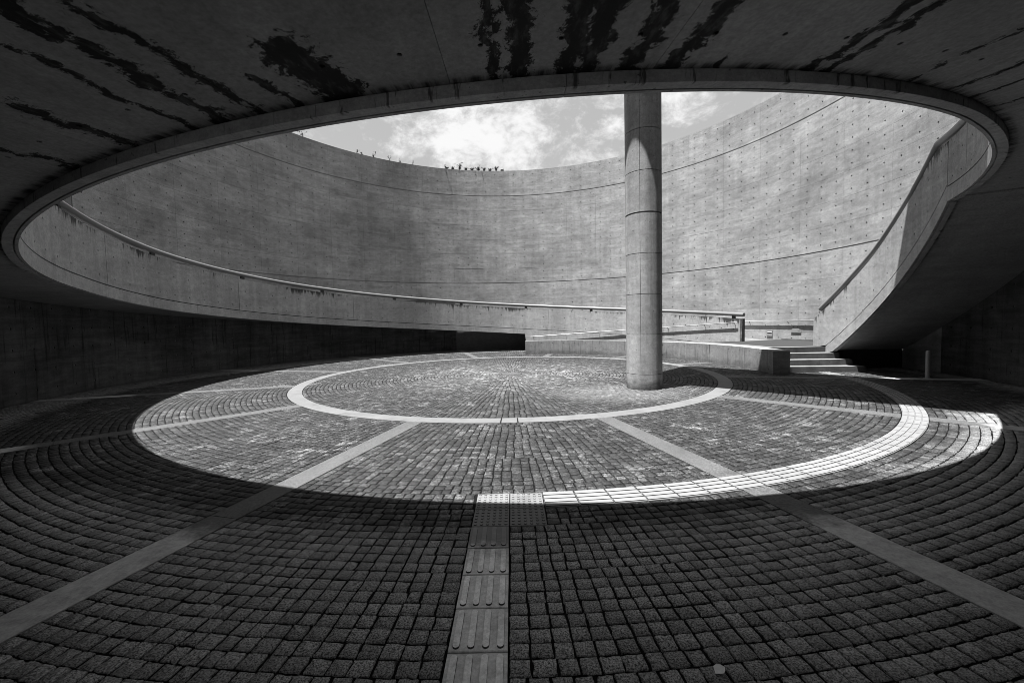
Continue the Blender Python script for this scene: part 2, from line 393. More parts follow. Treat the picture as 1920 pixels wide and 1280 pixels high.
# cells of the setts: (r0, r1, a0, a1) in metres / radians
cells = []
def rows(r0, r1, pitch=0.098):
    k = max(1, round((r1 - r0) / pitch)); return [(r0 + (r1 - r0) * i / k, r0 + (r1 - r0) * (i + 1) / k) for i in range(k)]
def widths(k): return 1 + rng.uniform(-.10, .10, k)
bw_n = None
for iz, (ra, rb) in enumerate(rows(0.36, 5.725)):
    rm = (ra + rb) / 2
    if iz % 7 == 0 or rm < 1.2:
        k = max(6, round(2 * pi * (rm + .3) / 0.0995)); ph = random.random(); w = widths(k)
        e = np.concatenate([[0], np.cumsum(w)]) / w.sum() * 2 * pi + ph
    ee = e + rng.normal(0, .003, k + 1) / rm; ee[-1] = ee[0] + 2 * pi
    for i in range(k): cells.append((ra, rb, ee[i], ee[i + 1]))
bond = {}
def sector(ra, rb, a0, a1, key, grp):
    """aligned joints: the same division is kept for several courses"""
    rm = (ra + rb) / 2; L = a1 - a0
    if (key, grp) not in bond:
        k = max(1, round(L * (rm + .25) / 0.0995)); w = widths(k); bond[(key, grp)] = np.concatenate([[0], np.cumsum(w)]) / w.sum()
    q = bond[(key, grp)]; k = len(q) - 1
    e = a0 + q * L; e[1:-1] += rng.normal(0, .003, k - 1) / rm
    for i in range(k): cells.append((ra, rb, e[i], e[i + 1]))
WX0, WX1 = -0.285, 0.022                  # tactile path to the camera
for zone, (z0, z1) in enumerate(((6.055, 8.715), (8.715, 9.022), (9.022, 11.56))):
    for iz, (ra, rb) in enumerate(rows(z0, z1, 0.0985)):
        rm = (ra + rb) / 2; g = SPW / rm
        for kx in range(12):
            a0, a1 = R_(SP[kx]) + g, R_(SP[kx] + 30) - g
            spans = [(a0, a1)]
            if zone == 1:                # ring of guiding tiles on the right side, a = 97 .. 180
                t0, t1 = R_(97.0), R_(180) + 0.302 / rm
                spans = []
                if a1 <= t0 or a0 >= t1: spans = [(a0, a1)]
                else:
                    if a0 < t0: spans.append((a0, t0))
                    if a1 > t1: spans.append((t1, a1))
            if zone == 2 and a0 < pi < a1:
                xr = 0.325 if rm < 9.33 else WX1
                spans = [(a0, pi - math.asin(xr / rm)), (pi - math.asin(WX0 / rm), a1)]
            for s0, s1 in spans:
                if s1 - s0 > 0.02 / rm: sector(ra, rb, s0, s1, (zone, kx, spans.index((s0, s1))), (iz + kx * 3) // 8 + (100 if zone == 2 and rm < 9.33 else 0))
cells = np.array(cells)
rm = (cells[:, 0] + cells[:, 1]) / 2; am = (cells[:, 2] + cells[:, 3]) / 2
keep = ~((np.abs(((am - R_(5) + pi) % (2 * pi)) - pi) * 0 > 1)) & ~((rm > 7.42) & (rm < 9.6) & (np.degrees(am) % 360 > 7) & (np.degrees(am) % 360 < 96)) \
    & ~((rm > 9.6) & (np.degrees(am) % 360 > 6) & (np.degrees(am) % 360 < 91)) & ~(np.hypot(rm * np.sin(am) - 3.16, rm * np.cos(am) + 3.01) < 0.34)
cells = cells[keep]; rm = rm[keep]; am = am[keep]
cxy = np.stack([rm * np.sin(am), rm * np.cos(am)], 1)
# size in the picture
d = np.stack([cxy[:, 0] - CAM[0], cxy[:, 1] - CAM[1], np.full(len(cxy), -CAM[2])], 1)
zf = d @ np.array(fwd); zz = np.maximum(zf, 0.3)
px = 960 + 757.38 * (d @ np.array(right)) / zz; py = 640 - 757.38 * (d @ np.array(up)) / zz
vis = (zf > 0.5) & (px > -25) & (px < 1945) & (py > 0) & (py < 1300)
size = np.where(vis, 1.0 / zz ** 3, 0)
big = np.argsort(-size)[:300]; isbig = np.zeros(len(cells), bool); isbig[big] = True
dist = np.linalg.norm(d, axis=1)

def sett_outline(c, nseg):
    """outline of each cell after cutting the joint back; returns (n, k, 2) polar (r, a)"""
    n = len(c); j = 0.0058
    r0 = c[:, 0] + j + rng.uniform(-.0025, .003, n); r1 = c[:, 1] - j + rng.uniform(-.003, .0025, n)
    rmid = (r0 + r1) / 2; ja = 0.0066 / rmid
    a0 = c[:, 2] + ja * (1 + rng.uniform(-.45, .4, n)); a1 = c[:, 3] - ja * (1 + rng.uniform(-.45, .4, n))
    fr = {1: [(0, 0), (0, 1), (1, 1), (1, 0)],
          2: [(0, 0), (0, .5), (0, 1), (.5, 1), (1, 1), (1, .5), (1, 0), (.5, 0)],
          3: [(.03, .0), (0, .035), (0, .33), (0, .67), (0, .965), (.03, 1), (.33, 1), (.67, 1), (.97, 1), (1, .965), (1, .67), (1, .33), (1, .035), (.97, 0), (.67, 0), (.33, 0)]}[nseg]
    o = np.zeros((n, len(fr), 2))
    jit = {1: .0026, 2: .0024, 3: .0022}[nseg]
    for k, (fr_r, fr_a) in enumerate(fr):
        o[:, k, 0] = r0 + (r1 - r0) * fr_r + rng.normal(0, jit, n).clip(-.007, .007)
        o[:, k, 1] = a0 + (a1 - a0) * fr_a + rng.normal(0, jit, n).clip(-.007, .007) / rmid
    return o
def build_setts(c, nseg):
    o = sett_outline(c, nseg); n, k = o.shape[:2]
    ctr = o.mean(1, keepdims=True); zt = rng.normal(0, .0018, n); tilt = rng.normal(0, .009, (n, 2))
    def ring(scale, dz, tl=1.0):
        p = ctr + (o - ctr) * scale
        off = (p[:, :, 0] - ctr[:, :, 0]) * tilt[:, :1] + (p[:, :, 1] - ctr[:, :, 1]) * ctr[:, :, 0] * tilt[:, 1:]
        return np.stack([p[:, :, 0] * np.sin(p[:, :, 1]), p[:, :, 0] * np.cos(p[:, :, 1]), zt[:, None] + off * tl + dz], 2)
    rings = [ring(.98, .0004), ring(1.0, -.0016), ring(1.0, -.04)] if nseg > 1 else [ring(.96, .001), ring(1.0, -.003), ring(1.0, -.04)]
    V = np.concatenate(rings, 1)                      # n, 3k
    base = (np.arange(n) * 3 * k)[:, None]
    quads = []
    for lv in (0, 1):
        for i in range(k):
            i2 = (i + 1) % k; quads.append([lv * k + i, (lv + 1) * k + i, (lv + 1) * k + i2, lv * k + i2])
    if k == 4: quads.append([0, 1, 2, 3])
    elif k == 8: quads += [[0, 1, 2, 7], [2, 3, 6, 7], [3, 4, 5, 6]]
    else: quads += [[0, 1, 14, 15], [1, 2, 13, 14], [2, 3, 12, 13], [3, 4, 11, 12], [4, 5, 10, 11], [5, 6, 9, 10], [6, 7, 8, 9]]
    quads = np.array(quads)
    Q = (base[:, :, None] + quads[None]).reshape(-1, 4)
    tone = np.repeat(rng.random(n), 3 * k)
    return V.reshape(-1, 3), Q, tone
def flipq(V, Q):                                       # make top faces look up
    v = V[Q[-1]]; nrm = np.cross(v[1] - v[0], v[2] - v[0])
    return Q[:, ::-1] if nrm[2] < 0 else Q
for nm, sel, ns in (('near', (~isbig) & (dist < 7.0), 2), ('far', (~isbig) & (dist >= 7.0), 1)):
    V, Q, t = build_setts(cells[sel], ns); Q = flipq(V, Q)
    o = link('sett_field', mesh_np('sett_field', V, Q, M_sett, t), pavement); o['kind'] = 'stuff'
for i in big:
    V, Q, t = build_setts(cells[i:i + 1], 3); Q = flipq(V, Q)
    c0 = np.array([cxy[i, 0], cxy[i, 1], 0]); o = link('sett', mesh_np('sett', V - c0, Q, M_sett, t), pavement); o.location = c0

# pale concrete ring, in curved slabs
ends = [180 - 1.32, 180 + 1.32]; cuts = sorted([15 + 30 * k for k in range(12)] + ends)
for i, a0 in enumerate(cuts):
    a1 = cuts[(i + 1) % len(cuts)]; a1 = a1 if a1 > a0 else a1 + 360
    g0 = 0.10 if a0 in ends else 0.018; g1 = 0.10 if a1 in ends else 0.018
    mb = MB(); sweep(mb, lambda a: [(5.732, -.03), (5.732, .001), (5.737, .004), (6.041, .004), (6.046, .001), (6.046, -.03)], a0 + g0, a1 - g1, 2.0)
    fixn(mb.obj('ring_slab', M_ring, pavement))
# radial strips
for a in SP:
    segs = [(6.052, 8.712), (9.026, 11.58)] if 97 < a < 181 else [(6.052, 9.38), (9.386, 11.58)]
    if a in (15, 45, 75): segs = [(6.052, 7.36)]
    for r0, r1 in segs:
        t = R_(a); ur = (sin(t), cos(t)); ut = (cos(t), -sin(t)); mb = MB(); P = []
        for w, z in ((-SPW + .006, -.03), (-SPW + .006, 0.0), (-SPW + .01, .003), (SPW - .01, .003), (SPW - .006, 0.0), (SPW - .006, -.03)):
            for r in (r0, r1): P.append((ur[0] * r + ut[0] * w, ur[1] * r + ut[1] * w, z))
        fs = [(2 * i, 2 * i + 1, 2 * i + 3, 2 * i + 2) for i in range(5)] + [(0, 2, 4, 6, 8, 10), (1, 11, 9, 7, 5, 3)]
        mb.add(P, fs); fixn(mb.obj('paving_strip', M_strip, pavement))
# tactile tiles
def tile_mesh(name, kind, wedge=0.0):
    mb = MB(); h = 0.1475; z0, z1 = -.03, .006
    def q(x, y): return (x * (1 + wedge * y), y)
    def loop(s, z): return [(*q(x * s, y * s), z) for x, y in ((-h, -h), (h, -h), (h, h), (-h, h))]
    mb.add(loop(1, z0) + loop(1, z1 - .003) + loop(.975, z1), [(0, 1, 5, 4), (1, 2, 6, 5), (2, 3, 7, 6), (3, 0, 4, 7), (4, 5, 9, 8), (5, 6, 10, 9), (6, 7, 11, 10), (7, 4, 8, 11), (8, 9, 10, 11)])
    def bump(outl, z2, inset):
        n = len(outl); cxm = sum(p[0] for p in outl) / n; cym = sum(p[1] for p in outl) / n
        def sh(p):
            L = max(1e-6, sqrt((p[0] - cxm) ** 2 + (p[1] - cym) ** 2)); return (p[0] - (p[0] - cxm) / L * inset, p[1] - (p[1] - cym) / L * inset)
        lo = [(*q(*p), z1) for p in outl]; hi = [(*q(*sh(p)), z2) for p in outl]
        mb.add(lo + hi, [(i, (i + 1) % n, n + (i + 1) % n, n + i) for i in range(n)], 2); mb.add(hi, [tuple(range(n))], 1)
        
    if kind == 'bar':
        for c in (-.111, -.037, .037, .111):
            w, L = .0175, .118
            if wedge: w = .029; o = [(.147, c - w), (.147, c + w), (-.147, c + w), (-.147, c - w)]
            else: o = [(L + w * cos(t), c + w * sin(t)) for t in [-pi / 2 + pi * i / 6 for i in range(7)]] + [(-L + w * cos(t), c + w * sin(t)) for t in [pi / 2 + pi * i / 6 for i in range(7)]]
            bump(o, z1 + .007, .0042)
    else:
        for i in range(6):
            for j in range(6):
                x, y = -.1225 + .049 * i, -.1225 + .049 * j
                bump([(x + .0135 * cos(t), y + .0135 * sin(t)) for t in [2 * pi * k / 10 for k in range(10)]], z1 + .0055, .005)
    me = mb.mesh(name, [M_tile, M_tact, M_grime_shade]); return me
bar_t, dot_t = tile_mesh('guiding_tile', 'bar'), tile_mesh('warning_tile', 'dot')
bar_w = tile_mesh('guiding_tile', 'bar', wedge=1 / 8.87)
xm = (WX0 + WX1) / 2
for i in range(12):                       # straight run, bars along y
    o = link('guiding_tile', bar_t, pavement); o.location = (xm + rng.normal(0, .0012), -9.478 - 0.3035 * i, rng.normal(0, .0008)); o.rotation_euler.z = pi / 2 + rng.normal(0, .004)
for ix in (0, 1):
    for iy in (0, 1):
        o = link('warning_tile', dot_t, pavement); o.location = (xm + 0.303 * ix, -8.871 - 0.3035 * iy, 0)
st = math.degrees(0.3035 / 8.87); a = 180 - math.degrees((xm + .303 + .1517 + .1525) / 8.87)
while a > 97.6:
    o = link('guiding_tile', bar_w, pavement); p = polar(a, 8.871, rng.normal(0, .0008)); o.location = p
    o.rotation_euler.z = -R_(a) + rng.normal(0, .004); a -= st
# drain cover in the middle
mb = MB(); n = 40
for r0, r1, z in ((0.0, 0.27, .006), (0.285, 0.34, .006)):
    A = [2 * pi * i / n for i in range(n)]
    if r0 == 0: mb.add([(r1 * cos(t), r1 * sin(t), z) for t in A] + [(r1 * cos(t), r1 * sin(t), -.03) for t in A], [tuple(range(n))] + [(i, n + i, n + (i + 1) % n, (i + 1) % n) for i in range(n)])
    else:
        mb.add([(r * cos(t), r * sin(t), zz_) for r, zz_ in ((r0, -.03), (r0, z), (r1, z), (r1, -.03)) for t in A],
               [(k * n + i, k * n + (i + 1) % n, (k + 1) * n + (i + 1) % n, (k + 1) * n + i) for k in range(3) for i in range(n)])
fixn(mb.obj('drain_cover', M_strip, pavement))

# ================================================================= big round wall
wall = thing('round_wall', 'tall curved concrete wall with rows of tie holes ringing the whole court', 'wall')
mb = MB()
sweep(mb, lambda a: [(RW + .02, -.1), (RW + .02, TOP), (12.05, TOP), (12.05, -.1)], -168, 168, 2.0)
sweep(mb, lambda a: [(RW + .02, 4.1), (RW + .02, TOP), (12.05, TOP), (12.05, 4.1)], 168, 192, 2.0)
fixn(mb.obj('wall_body', M_body, wall))
G1, G2, HG = 3.90, 8.95, 0.018
def wall_panel(vs, mat, name='panel'):
    g = 0.008
    us = lin(-ST / 2 + g, ST / 2 - g, 3); v = [vs[0] + .0025] + list(vs[1:-1]) + [vs[-1] - .0025]
    f = lambda u, w, d_: polar(u, RW + d_, w); mb = MB(); dr = lambda v_: TOP - v_
    holed(mb, f, us, v, math.degrees(.027 / RW), .027, depth=.02, drop=dr); skirt(mb, f, us, v, .02, dr)
    me = mb.mesh(name, [mat, M_hole]); return me
rowsz = []
lo = lin(0.0, G1 - HG, 4); mid_ = lin(G1 + HG, G2 - HG, 6)
for k in range(4): rowsz.append(lin(lo[k], lo[k + 1], 2))
for k in range(6): rowsz.append(lin(mid_[k], mid_[k + 1], 2))
rowsz.append(lin(G2 + HG, TOP, 3))
pm = [wall_panel(v, M_wall) for v in rowsz]; pm_shade = [wall_panel(v, M_shade) for v in rowsz[:3]]
A0 = 0.47 + ST / 2
for k in range(-16, 16):
    a = A0 + k * ST
    for j, me in enumerate(pm):
        if not (-100 < a < 108 if j >= 4 else -130 < a < 121 if j == 3 else (-45 < a < 122 or -132 < a < -60) if j == 2 else (30 < a < 122 or -132 < a < -18)): continue
        o = link('panel', pm_shade[j] if j < 3 and (a < -14 or a > 98) else me, wall); rr = rng.normal(0, .0006)
        o.rotation_euler.z = -R_(a); o.location = polar(a, rr, 0)

# ================================================================= spiral ramp
ramp = thing('spiral_ramp', 'raised concrete ramp with solid parapet spiralling round the court and over the viewer', 'ramp')
JO = [12.6 - 30.857 * k for k in range(9)]            # vertical joints of the parapet
def tie_panel(mb, s0, s1, base, r, rows_v, nh, rot=3.4286, sgn=1, hr=.014, skip=None, dropto=None):
    pass
TIE = 30.857 / 9
def par_panel(s0, s1, parent, bfun, h0, name='parapet_panel'):
    g = 0.035
    k = max(1, round((s1 - s0) / TIE)); us = lin(s0 + g, s1 - g, k); vs = [0.0, 0.42, 1.0]
    hh = lambda u, v: h0 + (HTF(u) - h0) * v
    f = lambda u, v, d_: polar(u, RH + d_, bfun(u) + hh(u, v)); mb = MB(); dr = lambda v: (1 - v) * 1.1
    holed(mb, f, us, vs, math.degrees(.019 / RH), .019, holes=lambda i, j: (.15 if j == 0 else .62), depth=.02, drop=dr)
    skirt(mb, f, us, vs, .03, dr)
    A = lin(us[0], us[-1], 2 * k); n = len(A); pts = []
    q = lambda a: [polar(a, RH, bfun(a) + HTF(a)), polar(a, RH + .155, bfun(a) + HTF(a)), polar(a, RH + .155, bfun(a) + h0)]
    for a in A: pts += q(a)
    fs = []
    for i in range(n - 1): fs += [(3 * i, 3 * i + 1, 3 * i + 4, 3 * i + 3), (3 * i + 1, 3 * i + 2, 3 * i + 5, 3 * i + 4)]
    mb.add(pts, fs, 0, [0.0, 0.0, 1.0] * n)
    e = [polar(us[0], RH, bfun(us[0]) + h0)] + q(us[0]); e2 = [polar(us[-1], RH, bfun(us[-1]) + h0)] + q(us[-1])
    mb.add(e + e2, [(0, 1, 2, 3), (7, 6, 5, 4)], 0, [9.0] * 8)
    return fixn(mb.obj(name, [M_par, M_hole], parent))
bounds = [ROT] + sorted([j for j in JO if j > ROT + 3]) + [70.0]
HJ = 0.272
def HTF(s): return float(np.interp(s, [-240, -208, -180, 80], [1.09, 1.25, 1.38, 1.38]))
for s0, s1 in zip(bounds[:-1], bounds[1:]):
    par_panel(s0, s1, ramp, under, HJ + .012)
    # edge beam below the joint, with drip groove in its underside
    s1b = min(s1, 70.0)
    def prof(a):
        u = under(a)
        lo_ = u if a < 5.0 else min(u, lower_floor(a) - .02)
        t = u + HJ - .010
        if a > 5.0: return [(RH, lo_), (RH + .030, lo_), (RH + .030, lo_ + .02), (RH + .046, lo_ + .02), (RH + .046, lo_), (RH + .13, lo_), (RH + .13, max(t, lo_ + .03)), (RH, max(t, lo_ + .03))]
        return [(RH, u), (RH + .030, u), (RH + .030, u + .02), (RH + .046, u + .02), (RH + .046, u), (RH + .13, u), (RH + .13, t), (RH, t)]
    cutsb = lin(s0, s1b, 3)
    for c0, c1 in zip(cutsb[:-1], cutsb[1:]):
        mb = MB(); sweep(mb, prof, c0 + .012, c1 - .012, 0.85)
        fixn(mb.obj('edge_beam', M_beam, ramp))
# core behind the joints (keeps the grooves dark)
mb = MB(); sweep(mb, lambda a: [(RH + .022, under(a) + .026), (RH + .112, under(a) + .026), (RH + .112, under(a) + HTF(a) - .03), (RH + .022, under(a) + HTF(a) - .03)], ROT + .1, 69.9, 2.0)
fixn(mb.obj('parapet_core', M_hole, ramp))
# slab: underside in panels, deck above
LIP = 0.085
def soff(a): return under(a) + LIP
mb = MB(); sweep(mb, lambda a: [(RH + .135, soff(a) + .012), (11.585, soff(a) + .012), (11.585, soff(a) + .36), (RH + .135, soff(a) + .36)], ROT, 69.8, 2.0)
fixn(mb.obj('deck', M_step, ramp))
k0 = int((ROT - (-178.2)) // ST); s = -178.2 + k0 * ST
while s < 5:
    a0, a1 = max(s, ROT), min(s + ST, 5.0)
    if a1 - a0 > 0.5:
        us = lin(a0 + .010, a1 - .010, 3); vs = [RH + .134, 10.22, 10.9, 11.583]
        f = lambda u, v, d_: polar(u, v, soff(u) + d_); mb = MB()
        holed(mb, f, us, vs, math.degrees(.017 / 10), .017, holes=lambda i, j: (10.0 if j == 0 else (11.2 if j == 2 else False)), depth=.011, flip=True)
        skirt(mb, f, us, vs, .011)
        mb.obj('soffit_panel', [M_soff, M_hole], ramp)
    s += ST
# abutment that closes the space below the low end of the ramp
mb = MB(); sweep(mb, lambda a: [(RH + .14, -.05), (11.58, -.05), (11.58, max(soff(a), .02)), (RH + .14, max(soff(a), .02))], 5.1, 69.5, 3.0)
fixn(mb.obj('abutment', M_beam, ramp))
# end face (post) of the parapet
mb = MB(); sweep(mb, lambda a: [(RH - .004, .60), (RH + .158, .60), (RH + .158, under(70) + HTF(70) + .005), (RH - .004, under(70) + HTF(70) + .005)], 69.98, 70.45, .5)
fixn(mb.obj('parapet_end', M_par, ramp))
def tube(parent, name, pts, rad, mat, n=14, caps=True):
    """round bar along points"""
    mb = MB(); P = [Vector(p) for p in pts]; V = []
    for i, p in enumerate(P):
        t = (P[min(i + 1, len(P) - 1)] - P[max(i - 1, 0)]).normalized()
        sx_ = t.cross(Vector((0, 0, 1))); sx_ = sx_.normalized() if sx_.length > 1e-4 else Vector((1, 0, 0)); sy = sx_.cross(t)
        V += [tuple(p + sx_ * rad * cos(2 * pi * k / n) + sy * rad * sin(2 * pi * k / n)) for k in range(n)]
    fs = [(i * n + k, i * n + (k + 1) % n, (i + 1) * n + (k + 1) % n, (i + 1) * n + k) for i in range(len(P) - 1) for k in range(n)]
    if caps: fs += [tuple(range(n - 1, -1, -1)), tuple((len(P) - 1) * n + k for k in range(n))]
    mb.add(V, fs); return fixn(mb.obj(name, mat, parent, 40))
RR = RH + .08
rail = tube(ramp, 'handrail', [polar(a, RR, under(a) + HTF(a) + .165) for a in lin(-237.0, 70.6, 160)], 0.074, M_steel, 16)
def bracket(a, r, z0, z1, parent, rotz=0, wx=.14, wy=.05):
    mb = MB(); x, y, z = polar(a, r, 0); t = R_(a); ur = Vector((sin(t), cos(t), 0)); ut = Vector((cos(t), -sin(t), 0)); P = []
    for zq in (z0, z1):
        for su, sv in ((-1, -1), (1, -1), (1, 1), (-1, 1)): P.append(tuple(Vector((x, y, zq)) + ut * su * wx / 2 + ur * sv * wy / 2))
    mb.add(P, [(0, 3, 2, 1), (4, 5, 6, 7), (0, 1, 5, 4), (1, 2, 6, 5), (2, 3, 7, 6), (3, 0, 4, 7)])
    return mb.obj('bracket', M_dark, parent)
for i in range(15):
    a = 67.9 - 20.9 * i
    if a > ROT + 4: bracket(a, RR, under(a) + HTF(a) - .004, under(a) + HTF(a) + .105, rail)

# ================================================================= upper stair on the right
stair = thing('concrete_stair', 'steep concrete stair with solid parapet curving down on the right', 'stair')
def sj(a): return 0.66 + .1150 * (a - 91.7)           # joint line
def sund(a): return sj(a) - .335
AE = 120.45
def stair_top(a): return float(np.interp(a, [88.8, 89.6, 97.4, 102.2, 108.1, 116.6, AE], [1.49, 1.57, 2.48, 3.01, 3.74, 4.74, 4.76]))
# parapet (vertical end at 88.8)
def spanel():
    mb = MB(); us = lin(88.8, AE - .05, 10)
    def lo_(u): return max(sj(u) + .012, .655)
    f = lambda u, v, d_: polar(u, RH + d_, lo_(u) + (stair_top(u) - lo_(u)) * v); vs = [0, .5, 1]; dr = lambda v: (1 - v)
    holed(mb, f, us, vs, math.degrees(.018 / RH), .018, holes=lambda i, j: (.2 if j == 0 else .72), depth=.02, drop=dr)
    A = lin(88.8, AE - .05, 20); n = len(A); pts = []
    for a in A: pts += [polar(a, RH, stair_top(a)), polar(a, RH + .155, stair_top(a)), polar(a, RH + .155, lo_(a)), polar(a, RH, lo_(a))]
    fs = []
    for i in range(n - 1):
        for k in range(3): fs.append((4 * i + k, 4 * i + k + 1, 4 * i + 5 + k, 4 * i + 4 + k))
    fs += [(0, 1, 2, 3), tuple(4 * (n - 1) + k for k in (3, 2, 1, 0))]
    mb.add(pts, fs, 0, [0, 0, 1, 1] * n)
    return fixn(mb.obj('parapet_panel', [M_par, M_hole], stair))
spanel()
mb = MB(); sweep(mb, lambda a: [(RH + .02, max(sund(a) + .1, .66)), (RH + .112, max(sund(a) + .1, .66)), (RH + .112, stair_top(a) - .1), (RH + .02, stair_top(a) - .1)], 89.5, AE, 2)
fixn(mb.obj('parapet_core', M_hole, stair))
def sb(a):
    t = sj(a) - .010; u = max(sund(a), .49) if a < 93.4 else sund(a)
    t = max(t, u + .02); r = RH
    return [(r, u), (r + .03, u), (r + .03, u + .02), (r + .046, u + .02), (r + .046, u), (r + .13, u), (r + .13, t), (r, t)]
sc_ = lin(91.8, AE, 4)
for c0, c1 in zip(sc_[:-1], sc_[1:]):
    mb = MB(); sweep(mb, sb, c0 + .015, c1 - .015, .9); fixn(mb.obj('edge_beam', M_beam, stair))
mb = MB(); sweep(mb, lambda a: [(RH + .135, sund(a) + LIP), (11.585, sund(a) + LIP), (11.585, sund(a) + LIP + .25), (RH + .135, sund(a) + LIP + .25)], 93.0, AE, 2.0)
fixn(mb.obj('flight', M_soff, stair))
nst = 18
mb = MB()
for k in range(nst):                                   # treads on top of the flight (seen from the landing only)
    a0 = 93.0 + (AE - 93.0) * k / nst; a1 = 93.0 + (AE - 93.0) * (k + 1) / nst; z = .65 + (4.0 - .65) * (k + 1) / nst
    sweep(mb, lambda a: [(RH + .21, sund(a0) + .3), (11.58, sund(a0) + .3), (11.58, z), (RH + .21, z)], a0, a1, 2)
fixn(mb.obj('treads', M_step, stair))
rp = [polar(a, RR, stair_top(a) + .185) for a in lin(89.85, 116.6, 30)] + [polar(a, RR, 4.76 + .165) for a in (117.6, 119.2, AE + .6, AE + 1.6, AE + 2.5)]
srail = tube(stair, 'handrail', rp, 0.074, M_steel, 16)
for a in (91.9, 102.8, 113.6): bracket(a, RR, stair_top(a) - .02, stair_top(a) + .09, srail)

# ================================================================= low wall, access ramp, landing, entry steps
low = thing('low_wall', 'low curved concrete wall with flat top behind the round column', 'wall')
mb = MB(); K = 23; us = lin(5.6, 100.6, K); vs = [-.03, .33, .65]
f = lambda u, v, d_: polar(u, 7.38 + d_, v)
holed(mb, f, us, vs, math.degrees(.017 / 7.4), .017, holes=lambda i, j: (.12 if j == 0 else .53), depth=.02)
A = lin(5.6, 100.6, 2 * K); n = len(A); pts = []
for a in A: pts += [polar(a, 7.38, .65), polar(a, 7.80, .65), polar(a, 7.80, -.03), polar(a, 7.38, -.03)]
fs = []
for i in range(n - 1):
    for k in range(2): fs.append((4 * i + k, 4 * i + k + 1, 4 * i + 5 + k, 4 * i + 4 + k))
fs += [(0, 1, 2, 3), tuple(4 * (n - 1) + k for k in (3, 2, 1, 0))]
mb.add(pts, fs); fixn(mb.obj('wall_face', [M_low, M_hole], low))

mb = MB(); sweep(mb, lambda a: [(7.803, -.02), (RH - .003, -.02), (RH - .003, lower_floor(a)), (7.803, lower_floor(a))], 5.6, 70, 2.0)
struct(fixn(mb.obj('access_ramp', M_pave)))
mb = MB()
sweep(mb, lambda a: [(7.803, -.02), (11.57, -.02), (11.57, .645), (7.803, .645)], 70.01, 91.6, 2.0)
sweep(mb, lambda a: [(9.9, -.02), (11.57, -.02), (11.57, .645), (9.9, .645)], 91.6, 92.9, 2.0)
landing = struct(fixn(mb.obj('landing', M_pave)))
mb = MB(); sweep(mb, lambda a: [(7.805, .645), (8.12, .645), (8.12, .651), (7.805, .651)], 62, 91.5, 2.0); fixn(mb.obj('edging', M_kerb, landing))
mb = MB(); sweep(mb, lambda a: [(8.13, .6455), (9.5, .6455), (9.5, .651), (8.13, .651)], 90.0, 91.5, .5); fixn(mb.obj('edging', M_kerb, landing))
mb = MB(); sweep(mb, lambda a: [(11.50, .65), (11.595, .65), (11.595, .70), (11.50, .70)], 71, 92, 2); fixn(mb.obj('skirting', M_step, landing))

ent = thing('entry_steps', 'four pale concrete steps up to the landing beside the low wall end', 'steps')
RI = [97.7, 95.7, 93.7, 91.7]
for k, a in enumerate(RI):
    z = .1625 * (k + 1); r1 = 9.93 - .12 * k
    mb = MB(); sweep(mb, lambda q_: [(7.81, -.02), (r1 + .03, -.02), (r1, z - .004), (r1 - .012, z), (7.81, z)], a, (RI[k + 1] if k < 3 else 91.62) - .01 if k < 3 else 91.62, 0.7)
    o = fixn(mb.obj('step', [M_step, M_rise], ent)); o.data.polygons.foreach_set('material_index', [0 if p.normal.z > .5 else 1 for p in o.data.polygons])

# ================================================================= column and the walkway it carries
CX, CY, CR = 3.16, -3.01, 0.402
column = thing('column', 'single tall round concrete column standing in the paved court', 'column', (CX, CY, 0))
def drum(h, gap):
    n = 48; mb = MB(); prof = []
    for i in range(n):
        t = 2 * pi * i / n; prof.append((CR * cos(t), CR * sin(t)))
    seams = [R_(-118), R_(-32), R_(60), R_(150)]
    out = []
    for i in range(n):
        t = 2 * pi * i / n; out.append((t, CR))
    for s_ in seams:
        s_ %= 2 * pi; out += [(s_ - .016, CR), (s_ - .012, CR - .010), (s_ + .012, CR - .010), (s_ + .016, CR)]
    out.sort(); m = len(out)
    rings = [(0, -.012), (.0, -.012), (.004, 0), (h - gap - .004, 0), (h - gap, -.012)]
    V = []
    for z, dr in rings[1:]: V += [((r + dr) * cos(t), (r + dr) * sin(t), z) for t, r in out]
    V += [((CR - .03) * cos(t), (CR - .03) * sin(t), h - gap) for t, r in out] + [((CR - .03) * cos(t), (CR - .03) * sin(t), h) for t, r in out]
    fs = [(j * m + i, j * m + (i + 1) % m, (j + 1) * m + (i + 1) % m, (j + 1) * m + i) for j in range(5) for i in range(m)]
    fs.append(tuple(5 * m + i for i in range(m)))
    mb.add(V, fs); return mb.mesh('shaft_section', M_colm)
HS = 9.3
d0, d1, d2 = drum(.355, .006), drum(.907, .006), drum(.907, .026)
z = 0.0; k = 0
while z < HS - .05:
    me = d0 if k == 0 else (d2 if k == 4 else d1)
    o = link('shaft_section', me, column, 35); o.location = (0, 0, z); z += .355 if k == 0 else .907; k += 1
HS = z
